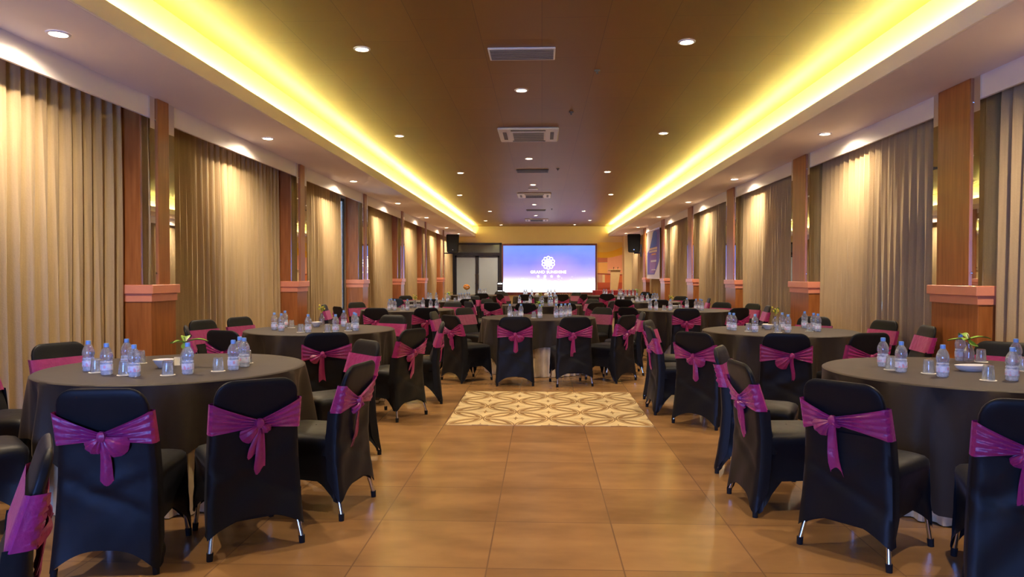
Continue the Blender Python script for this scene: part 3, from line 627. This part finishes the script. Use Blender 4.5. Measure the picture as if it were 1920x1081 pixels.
def cover_mesh(short, seed):
    m = MB(); n = 72; rnd = random.Random(seed)
    # backrest
    rows = []
    zs = [.36, .42, .48, .54, .60, .66, .72, .77, .80, .83, .85, .865, .874, .879]
    for z in zs:
        y0, y1 = pl(z, YF), pl(z, YR); d = (y0-y1)/2; 
        if z > .84: d *= math.sqrt(max(.05, 1-((z-.84)/.041)**2))
        cy = (pl(z, YF)+pl(z, YR))/2
        rows.append([(x, y, z) for x, y in sring(wid(z), d, n, 0, cy, 4.5)])
    m.grid(rows, True); m.f.append(tuple((len(rows)-1)*n+i for i in range(n))); m.m.append(0)
    # seat + skirt
    n = 128; rows = []
    for sc, z in ((.02, .492), (.35, .491), (.6, .487), (.8, .481), (.93, .470), (.985, .455), (1.0, .435)):
        rows.append([(x, y, z) for x, y in sring(.218*sc, .235*sc, n, 0, .0, 8)])
    zf = .10 if short else .022
    ring0 = sring(.218, .235, n, 0, 0, 8)
    NV = 12
    for v in range(1, NV+1):
        t = v/NV; row = []
        for k, (x, y) in enumerate(ring0):
            f = min(abs(x)/.200, abs(y)/.2155); f = min(1, f)
            rear = y < -.2; front = y > .2 
            arch = .13 if rear else (.20 if not front else .17)
            if short: arch *= .6
            zh = zf + arch*(1-f**2.4)
            z = lerp(.435, zh, t); q = (.435-z)/.435
            X = x*(1+(.20 if y < 0 else .06)*q); Y = y*(1+.12*q) if y > 0 else y*(1+.19*q)
            pin = (.0 if rear else .065)*sin(pi*min(1, q*1.15))*(1-f**3)
            if abs(x) >= .205 and abs(y) < .2: X -= math.copysign(pin, x)
            else: Y -= math.copysign(pin*.8, y)
            e_ = 1-f**6; wr = (.010*sin(22*(x+y*.8)+26*z+seed)*math.sqrt(q) + .005*sin(48*(x-y)-30*z+seed*2)*q)*e_*(.45 if rear else 1)
            X += math.copysign(wr, x) if abs(x) > .2 else 0; Y += math.copysign(wr, y) if abs(y) > .2 else 0
            row.append((X, Y, z))
        rows.append(row)
    m.grid(rows, True)
    # rear sheet stretched from the backrest down to the rear feet
    YS = [(.0, -.302), (.12, -.282), (.28, -.262), (.45, -.252), (.60, -.262), (.66, -.272)]
    rows = []; NX = 26; NZ = 22
    for j in range(NZ+1):
        t = j/NZ; row = []
        for i in range(-4, NX+5):
            f = max(-1, min(1, i/NX*2-1)); wrap = -i if i < 0 else (i-NX if i > NX else 0)
            zh = zf + (.085 if short else .10)*(1-abs(f)**2.4)
            if wrap: zh = zf + .13*(wrap/4)**1.2
            z = lerp(.62, zh, t); w_ = lerp(.214, .242, min(1, (.62-z)/.6))
            y = pl(z, YS); x = f*w_
            cr = .014*max(0, (abs(f)-.86)/.14)**2
            y += cr + wrap*.016; x += math.copysign(.004*min(1, wrap), f)
            s_ = min(1, t*4)*(1-abs(f)**4)
            y += s_*(.004*sin(2.2*f+z*9+seed*2) + .0035*sin(5*f-z*21+seed)) + s_*(.010*math.exp(-((z-.36+.10*f)/.030)**2) - .008*math.exp(-((z-.43-.06*f)/.028)**2))
            row.append((x, y, z))
        rows.append(row)
    m.grid(rows)
    return m
def leg_mesh(sx, rear):
    m = MB(); y0, y1 = (-.17, -.272) if rear else (.17, .232)
    xf = .226 if rear else .203
    m.tube([(sx*.165, y0, .44), (sx*xf, y1, .035)], .0125, 12); m.tube([(sx*xf, y1, .04), (sx*(xf+.002), y1-.001 if rear else y1+.001, .0)], [.0165, .015], 12, mi=1)
    return m
# satin sash: a flat band in front, gathered to a knot behind, with bow and tails
def band_mesh(kx, kz, seed):
    m = MB(); rnd = random.Random(seed); nz = 25
    def hz(q, zc, h): return zc + h*(q-.5)*2
    rows = []; zc = .69; H_ = .079
    path = []
    N = 12
    for i in range(N+1): path.append(('r', lerp(kx, .5, i/N)))       # knot -> right side along the rear
    path = [];
    def rear(x, t):   # t 0 at side, 1 at knot
        col = []
        h = lerp(H_, .017, t**.9); z_ = lerp(zc, kz, t**.85)
        for j in range(nz):
            q = j/(nz-1); z = hz(q, z_, h)
            pleat = .009*sin(q*pi*8+seed+t*2)*(.35+.8*t)*(1-.3*t)
            col.append((x, pl(z, YR) - .009 - .016*t - pleat - .004*sin(t*pi), z))
        return col
    def mk(side):
        cols = []
        for i in range(N+1):
            t = 1-i/N; xs = side*(wid(.69)+.004); x = lerp(xs, kx, t); cols.append(rear(x, t))
        return cols
    right = mk(1); left = mk(-1)[::-1]
    fr = []
    for side in (1,):
        pass
    def front(x):
        return [(x, pl(z, YF)+.008, z) for z in [hz(j/(nz-1), zc, H_) for j in range(nz)]]
    w = wid(.69)+.004
    sideR = [[(w+.012, lerp(pl(z, YR), pl(z, YF), f), z) for z in [hz(j/(nz-1), zc+.0, H_) for j in range(nz)]] for f in (.12, .5, .88)]
    sideL = [[(-p[0], p[1], p[2]) for p in c] for c in reversed(sideR)]
    fcols = [front(lerp(w-.006, -w+.006, i/8)) for i in range(9)]
    m.grid(right + sideR + fcols + sideL + left)
    return m
def lobe_mesh(kx, kz, side, R_, droop, seed):
    m = MB(); rows = []; na, nr = 11, 10
    for i in range(nr):
        r = i/(nr-1); row = []
        for j in range(na):
            a = -pi/2 + side*lerp(droop[0], droop[1], j/(na-1)); rr = R_*r*(1-.18*abs(j/(na-1)*2-1)**2)
            x = kx + rr*cos(a)*1.05; z = kz + rr*sin(a)
            y = pl(min(.87, z), YR) - .022 - .034*sin(pi*min(1, r*1.02))**.8*(1-.5*abs(j/(na-1)*2-1)) - .006*sin(j*2.1+seed)*r
            row.append((x, y, z))
        rows.append(row)
    # back layer closes the loop
    for i in range(nr-2, -1, -1):
        r = i/(nr-1); rows.append([(kx+(p[0]-kx), lerp(p[1], pl(min(.87, p[2]), YR)-.008, .85), p[2]) for p in rows[i]])
    m.grid(rows); return m
def knot_mesh(kx, kz):
    m = MB(); rows = []
    for i in range(9):
        a = pi*i/8; rows.append([(kx+.024*sin(a)*cos(b)*(1+.2*sin(5*b)), pl(kz, YR)-.030+.017*sin(a)*sin(b), kz+.026*cos(a)) for b in [2*pi*k/14 for k in range(14)]])
    return m.grid(rows, True)
def tail_mesh(kx, kz, L, w1, lean, seed, slant):
    m = MB(); rows = []; N = 14
    for i in range(N+1):
        t = i/N; w = lerp(.016, w1, min(1, t*1.5)); cx = kx+lean*t+.006*sin(t*5+seed); row = []
        for j in range(7):
            q = j/6*2-1; zend = L*t*(1-(.16*(q*slant*.5+.5) if t > .0 else 0))
            if i == N: zend = L*(1-.16*(q*slant*.5+.5))
            z = kz - zend; x = cx + w*q*(1 if t < .93 else .75)
            y = pl(max(0, z), YR)-.030-.008*cos(q*2.4+seed)*(1-.4*t)-.012*sin(t*3)
            row.append((x, y, z))
        rows.append(row)
    back = [[(x, y+.004, z) for x, y, z in r] for r in reversed(rows)]
    m.grid(rows+back); return m
SASH = [  # knot x, knot z, lobes (side, radius, droop range), tails (length, half width, lean, slant)
    (.0, .655, [(1, .125, (.25, 1.55)), (-1, .10, (.15, 1.25))], [(.37, .034, .01, 1)]),
    (.01, .655, [(-1, .115, (.1, 1.2)), (1, .07, (.3, 1.3))], [(.39, .030, .02, -1), (.17, .024, -.03, 1)]),
    (-.03, .66, [(-1, .085, (-.1, .95)), (1, .07, (.1, 1.1))], [(.38, .030, .01, -1), (.33, .022, .03, 1)]),
    (-.04, .68, [(-1, .12, (.45, 1.5)), (1, .045, (.3, 1.2))], [(.38, .034, .0, -1)]),
    (.05, .675, [(-1, .16, (.35, 1.35))], [(.24, .014, .01, 1)]),
]
covers = [cover_mesh(0, 1).mesh('chair_cover', M['cover']), cover_mesh(1, 4).mesh('chair_cover', M['cover'])]
def make_chair(short, sv):
    r = empty('banquet_chair')
    def part(nm, me, par):
        o = bpy.data.objects.new(nm, me); COL.objects.link(o); o.parent = par; return o
    c = part('chair_cover', covers[short], r)
    for sx in (-1, 1):
        for rear in (0, 1): leg_mesh(sx, rear).build('leg', [M['chrome'], M['black_rubber']], r)
    kx, kz, lobes, tails = SASH[sv]
    s = band_mesh(kx, kz, sv*1.7).build('sash', M['satin'], r)
    knot_mesh(kx, kz).build('knot', M['satin'], s)
    for a, b, c_ in lobes: lobe_mesh(kx, kz, a, b, c_, sv).build('bow_loop', M['satin'], s)
    for a, b, c_, d in tails: tail_mesh(kx, kz-.015, a, b, c_, sv, d).build('sash_tail', M['satin'], s)
    return r
protos = {}
bytab = {}
for c in CH: bytab.setdefault(c[0], []).append(c)
def place(first, key, table, loc, rz):
    if key not in table: table[key] = first(); index(table[key]); o = table[key]
    else: o = copy_tree(table[key])
    o.location = loc; o.rotation_euler = (0, 0, rz); return o
for tk, L in bytab.items():
    L = sorted(L, key=lambda c: c[1]/c[2])
    for i, (t, x, y, a, short, sv) in enumerate(L):
        o = place(lambda: make_chair(short, sv), (short, sv), protos, (x, y, 0), R(-a))
        # which side of the back the camera sees
        d = (math.degrees(math.atan2(x, y)) - a + 180) % 360 - 180
        if abs(d) < 55: view = 'bow towards camera'
        elif abs(d) > 125: view = 'facing camera'
        else: view = 'side view'
        if t == 'L0': o['label'] = 'black covered chair with purple sash cut off at the bottom left corner'
        else: o['label'] = 'black chair with magenta sash, %s, %s at the %s' % (view, ordinal(i, len(L), frm='from left'), TN[t])
        o['category'] = 'chair'; o['group'] = 'black covered banquet chairs with magenta sashes'

# ---------------------------------------------------------------- round tables and their cloths
RT = .83
def clear_of_chairs(tk, x, y, z, zmax=.50, g=0.0):
    if z > zmax: return x, y
    tx, ty = TB[tk]; gx, gy = tx+x, ty+y
    for (t, cx, cy, a, _, _) in CH:
        fx, fy = sin(R(a)), cos(R(a)); dx, dy = gx-cx, gy-cy
        lx = dx*fy - dy*fx; ly = dx*fx + dy*fy
        if abs(lx) < .29+g*2 and -.35 < ly < .275+g:
            push = .275+g-ly; k = 1 if abs(lx) < .24+g*2 else (.29+g*2-abs(lx))/.05
            gx += fx*push*k; gy += fy*push*k
    return gx-tx, gy-ty
def cloth(tk, rot, half=1.19):
    rnd = random.Random(tk); n = 220; rows = []
    for r in (.02, .3, .55, .7, .80, .825): rows.append([(r*cos(2*pi*k/n), r*sin(2*pi*k/n), ZT+.0015*noise.noise(Vector((r*3*cos(2*pi*k/n), r*3*sin(2*pi*k/n), len(tk)+rot)))) for k in range(n)])
    ph = [rnd.uniform(0, 6) for _ in range(4)]
    for t in (.0, .04, .12, .22, .33, .45, .57, .69, .8, .9, 1.0):
        row = []
        for k in range(n):
            a = 2*pi*k/n; b = a-rot
            over = half/max(abs(cos(b)), abs(sin(b))); over = min(over, half*1.30) - RT
            drop = min(over, .765)
            z = ZT - .006 - drop*t
            q = drop*t
            w = sin(13*a+ph[0]+.9*sin(3*a+ph[1])); w = w*abs(w)**.3 + .35*sin(29*a+ph[2])
            r = RT + .004 + q*.03 + .075*min(1, q*2.4)**.8*(w-.3)*(.5+.5*min(1, drop/.5))
            r = max(r, .805)
            x, y = r*cos(a), r*sin(a)
            x, y = clear_of_chairs(tk, x, y, z)
            row.append((x, y, z))
        rows.append(row)
    m = MB().grid(rows, True); m.f.append(tuple(range(n))); m.m.append(0)
    return m
def skirt(tk):
    n = 240; rows = []; rnd = random.Random(tk+'s'); p = rnd.uniform(0, 6)
    for z in (.768, .70, .5, .3, .15, .006):
        row = []
        for k in range(n):
            a = 2*pi*k/n; q = (.77-z)/.77
            r = .765 + .020*sin(42*a+.6*sin(7*a+p))*(.4+q) + .008*q
            x, y = clear_of_chairs(tk, r*cos(a), r*sin(a), z, .56, .035)
            row.append((x, y, z))
        rows.append(row)
    return MB().grid(rows, True)
def table_proto():
    r = empty('round_table')
    MB().lathe([(.001, .735), (.80, .735), (.815, .742), (.815, .762), (.80, .768), (.001, .768)], 64).build('tabletop', M['tan'], r)
    for k in range(4):
        a = R(45+90*k); MB().tube([(.45*cos(a), .45*sin(a), .736), (.56*cos(a), .56*sin(a), 0)], .014, 8).build('leg', M['chrome'], r)
    return r
tp = {}
for i, (tk, (x, y)) in enumerate(TB.items()):
    o = place(table_proto, 0, tp, (x, y, 0), i*.3)
    tag(o, 'large round banquet table under black and cream cloths, the %s' % TN[tk], 'table', 'round banquet tables')
    rot = {'C1': .12, 'L1': .75, 'L2': .15, 'R1': .2, 'R2': .35, 'R3': .1, 'L3': .05}.get(tk, .4+i)
    o = cloth(tk, rot).build('tablecloth', M['cloth'], loc=(x, y, 0)); tag(o, 'black tablecloth draped over the %s' % TN[tk], 'tablecloth', 'black tablecloths')
    o = skirt(tk).build('table_skirt', M['undercloth'], loc=(x, y, 0)); tag(o, 'cream pleated undercloth hanging to the floor at the %s' % TN[tk], 'tablecloth', 'cream undercloths')

# ---------------------------------------------------------------- things on the tables
def bottle_proto():
    r = empty('water_bottle')
    S = 1.13; pr = [(.001, .001), (.026, .0), (.030, .006), (.0305, .012), (.0285, .017), (.031, .024), (.031, .045), (.031, .066), (.0285, .071), (.031, .078), (.0285, .085), (.0275, .092), (.0315, .102), (.0325, .115), (.030, .134), (.024, .152), (.016, .166), (.0125, .172), (.0125, .182)]
    m = MB(); n = 20; rows = []
    for q, z in pr:
        q *= S; rows.append([((q*(1-(.12 if z < .014 and k % 4 < 2 else 0)))*cos(2*pi*k/n), (q*(1-(.12 if z < .014 and k % 4 < 2 else 0)))*sin(2*pi*k/n), z) for k in range(n)])
    m.grid(rows, True); m.build('bottle_body', M['bottle'], r)
    MB().lathe([(.0318*S, .030), (.0320*S, .034), (.0320*S, .062), (.0318*S, .065)], 20).build('label', M['label'], r)
    MB().lathe([(.0135, .170), (.0150, .171), (.0152, .190), (.0135, .1945), (.001, .195)], 18).build('cap', M['cap_blue'], r)
    return r
def glass_proto():   # stands upside down on its coaster
    r = empty('drinking_glass')
    MB().lathe([(.0345, .0), (.0350, .003), (.0285, .082), (.026, .088), (.001, .088), (.001, .078), (.026, .076), (.0325, .003), (.0345, .0)], 28).build('glass_wall', M['glass'], r)
    return r
def vase_proto():
    r = empty('flower_vase')
    MB().lathe([(.001, .001), (.030, .0), (.034, .01), (.036, .03), (.033, .05), (.036, .07), (.031, .09), (.022, .115), (.018, .13), (.021, .145), (.019, .145), (.016, .13), (.029, .09), (.030, .02), (.001, .008)], 22).build('vase_body', M['glass'], r)
    MB().tube([(0, 0, .02), (.004, .002, .10), (.0, 0, .17), (-.01, .0, .20)], .003, 6).build('stem', M['stem'], r)
    return r
def leaf(m, p, d, L, w, up):
    p = Vector(p); d = Vector((cos(d), sin(d), 0)); n = Vector((-d.y, d.x, 0)); rows = []
    for i in range(7):
        t = i/6; c = p + d*L*t + Vector((0, 0, up*sin(t*2.2)-.02*t)); ww = w*sin(pi*min(1, t*.93+.05))
        rows.append([tuple(c+n*ww+Vector((0, 0, .006*ww/w))), tuple(c-Vector((0, 0, .003))), tuple(c-n*ww+Vector((0, 0, .006*ww/w)))])
    b = rows + [[(x, y, z+.0015) for x, y, z in r] for r in reversed(rows)]
    m.grid(b)
def greenery(v, kind, rnd):
    m = MB()
    if kind == 'leaf':
        for d, L, up in ((0.1, .15, .03), (3.0, .13, .01), (-1.0, .07, -.03), (1.9, .09, .05), (-2.3, .08, .02)): leaf(m, (-.005, 0, .165), d+rnd.uniform(-.2, .2), L, .030, up)
        m.build('leaves', M['leaf'], v)
    else:
        for d in range(5): leaf(m, (0, 0, .15+.012*d), d*1.4+rnd.random(), .05, .010, .05)
        m.build('leaves', M['leaf'], v); b = MB()
        for k in range(5):
            a = k*1.3; c = (.035*cos(a), .03*sin(a), .20+.02*(k % 3)); b.lathe([(.001, -.012), (.010, -.006), (.012, .003), (.006, .011), (.001, .012)], 10, c); b.tube([(0, 0, .15), c], .0018, 5)
        b.build('buds', M['bud'], v)
pb, pg, pc = {}, {}, {}
def near(tk): return tk[1] == '1' or tk in ('L2', 'R2')
for tk, (tx, ty) in TB.items():
    L = sorted(BOTT[tk], key=lambda p: (tx+p[0])/(ty+p[1])); rnd = random.Random(tk)
    for i, (x, y) in enumerate(L):
        o = place(bottle_proto, 0, pb, (tx+x, ty+y, ZT+.001), rnd.uniform(0, 6))
        tag(o, 'small clear water bottle with blue cap, %s on the %s' % (ordinal(i, len(L)), TN[tk]), 'bottle', 'water bottles on the round tables')
    L = sorted(GLAS[tk], key=lambda p: (tx+p[0])/(ty+p[1]))
    for i, (x, y) in enumerate(L):
        o = MB().lathe([(.001, .0), (.043, .0), (.0445, .001), (.043, .0025), (.001, .0025)], 28).build('coaster', M['paper'], loc=(tx+x, ty+y, ZT+.001)) if 0 not in pc else copy_tree(pc[0])
        pc.setdefault(0, o); o.location = (tx+x, ty+y, ZT+.001)
        tag(o, 'round white paper coaster under a glass, %s on the %s' % (ordinal(i, len(L)), TN[tk]), 'coaster', 'paper coasters')
        o = place(glass_proto, 0, pg, (tx+x, ty+y, ZT+.0037), 0)
        tag(o, 'clear upturned drinking glass on a coaster, %s on the %s' % (ordinal(i, len(L)), TN[tk]), 'glass', 'upturned drinking glasses')
for tk, L in DISH.items():
    x, y = L[0]; tx, ty = TB[tk]
    if tk == 'R1':
        m = MB(); rows = [[(rx*sc*cos(2*pi*k/32), ry*sc*sin(2*pi*k/32), z) for k in range(32)] for sc, z, rx, ry in ((.02, .004, .1, .05), (.8, .0, .1, .05), (1, .018, .11, .055), (1.1, .038, .11, .055), (1.05, .038, .11, .055), (.9, .015, .11, .055), (.02, .008, .1, .05))]
        m.grid(rows, True); o = m.build('serving_dish', M['ceramic'], loc=(tx+x, ty+y, ZT+.001), rz=.1)
    else:
        o = MB().lathe([(.001, .003), (.03, .0), (.034, .004), (.055, .03), (.068, .055), (.064, .055), (.05, .03), (.03, .008), (.001, .007)], 30).build('bowl', M['ceramic'], loc=(tx+x, ty+y, ZT+.001))
    tag(o, 'small white dish standing among the glasses on the %s' % TN[tk], 'dish', 'white dishes')
pv = {}
for tk, L in VASE.items():
    x, y = L[0]; tx, ty = TB[tk]; rnd = random.Random(tk+'v')
    v = vase_proto(); v.location = (tx+x, ty+y, ZT+.001)
    greenery(v, 'leaf' if tk in ('L1', 'R1', 'R4', 'C1', 'L4', 'R5') else 'bud', rnd)
    tag(v, 'small glass vase with %s on the %s' % ('green leaves' if tk in ('L1', 'R1', 'R4', 'C1', 'L4', 'R5') else 'yellow buds', TN[tk]), 'vase', 'table vases')
def tent(tk, x, y):
    tx, ty = TB[tk]; m = MB(); w, d, h = .04, .025, .055
    m.add([(-w, -d, 0), (w, -d, 0), (w, 0, h), (-w, 0, h), (w, d, 0), (-w, d, 0)], [(0, 1, 2, 3), (3, 2, 4, 5)]); m.add([(-w, -d+.002, 0), (w, -d+.002, 0), (w, 0, h-.003), (-w, 0, h-.003), (w, d-.002, 0), (-w, d-.002, 0)], [(3, 2, 1, 0), (5, 4, 2, 3)])
    o = m.build('tent_card', M['paper'], smooth=False, loc=(tx+x, ty+y, ZT+.001), rz=.5); tag(o, 'small folded paper card beside the vase on the %s' % TN[tk], 'card', 'folded paper cards')
tent('L1', -.02, .09); tent('R2', -.04, .38)
# orange flower ball on the left side, far back
v = empty('flower_arrangement', (-2.32, 22.15, ZT+.001)); tag(v, 'round orange flower ball on a thin stem on the last left table', 'flowers')
MB().lathe([(.001, 0), (.04, 0), (.05, .02), (.015, .05), (.012, .16), (.02, .17)], 16).build('vase_body', M['glass'], v)
m = MB(); rnd = random.Random(2)
for k in range(60):
    a, b = rnd.uniform(0, 2*pi), math.acos(rnd.uniform(-1, 1)); c = (.085*sin(b)*cos(a), .085*sin(b)*sin(a), .25+.07*cos(b)); m.lathe([(.001, -.02), (.018, -.012), (.024, .0), (.016, .014), (.001, .018)], 7, c)
m.build('flower_head', M['orange_flower'], v)
for k, (x, lab) in enumerate(((-.13, 'left'), (.12, 'right'))):
    o = MB().lathe([(.001, 0), (.03, 0), (.045, .02), (.06, .05), (.055, .08), (.03, .10), (.001, .105)], 20).build('covered_bowl', M['ceramic'], loc=(TB['C3'][0]+x, TB['C3'][1]-.35, ZT+.001))
    tag(o, 'white round bowl on the farthest centre table, %s one' % lab, 'bowl', 'round white bowls')
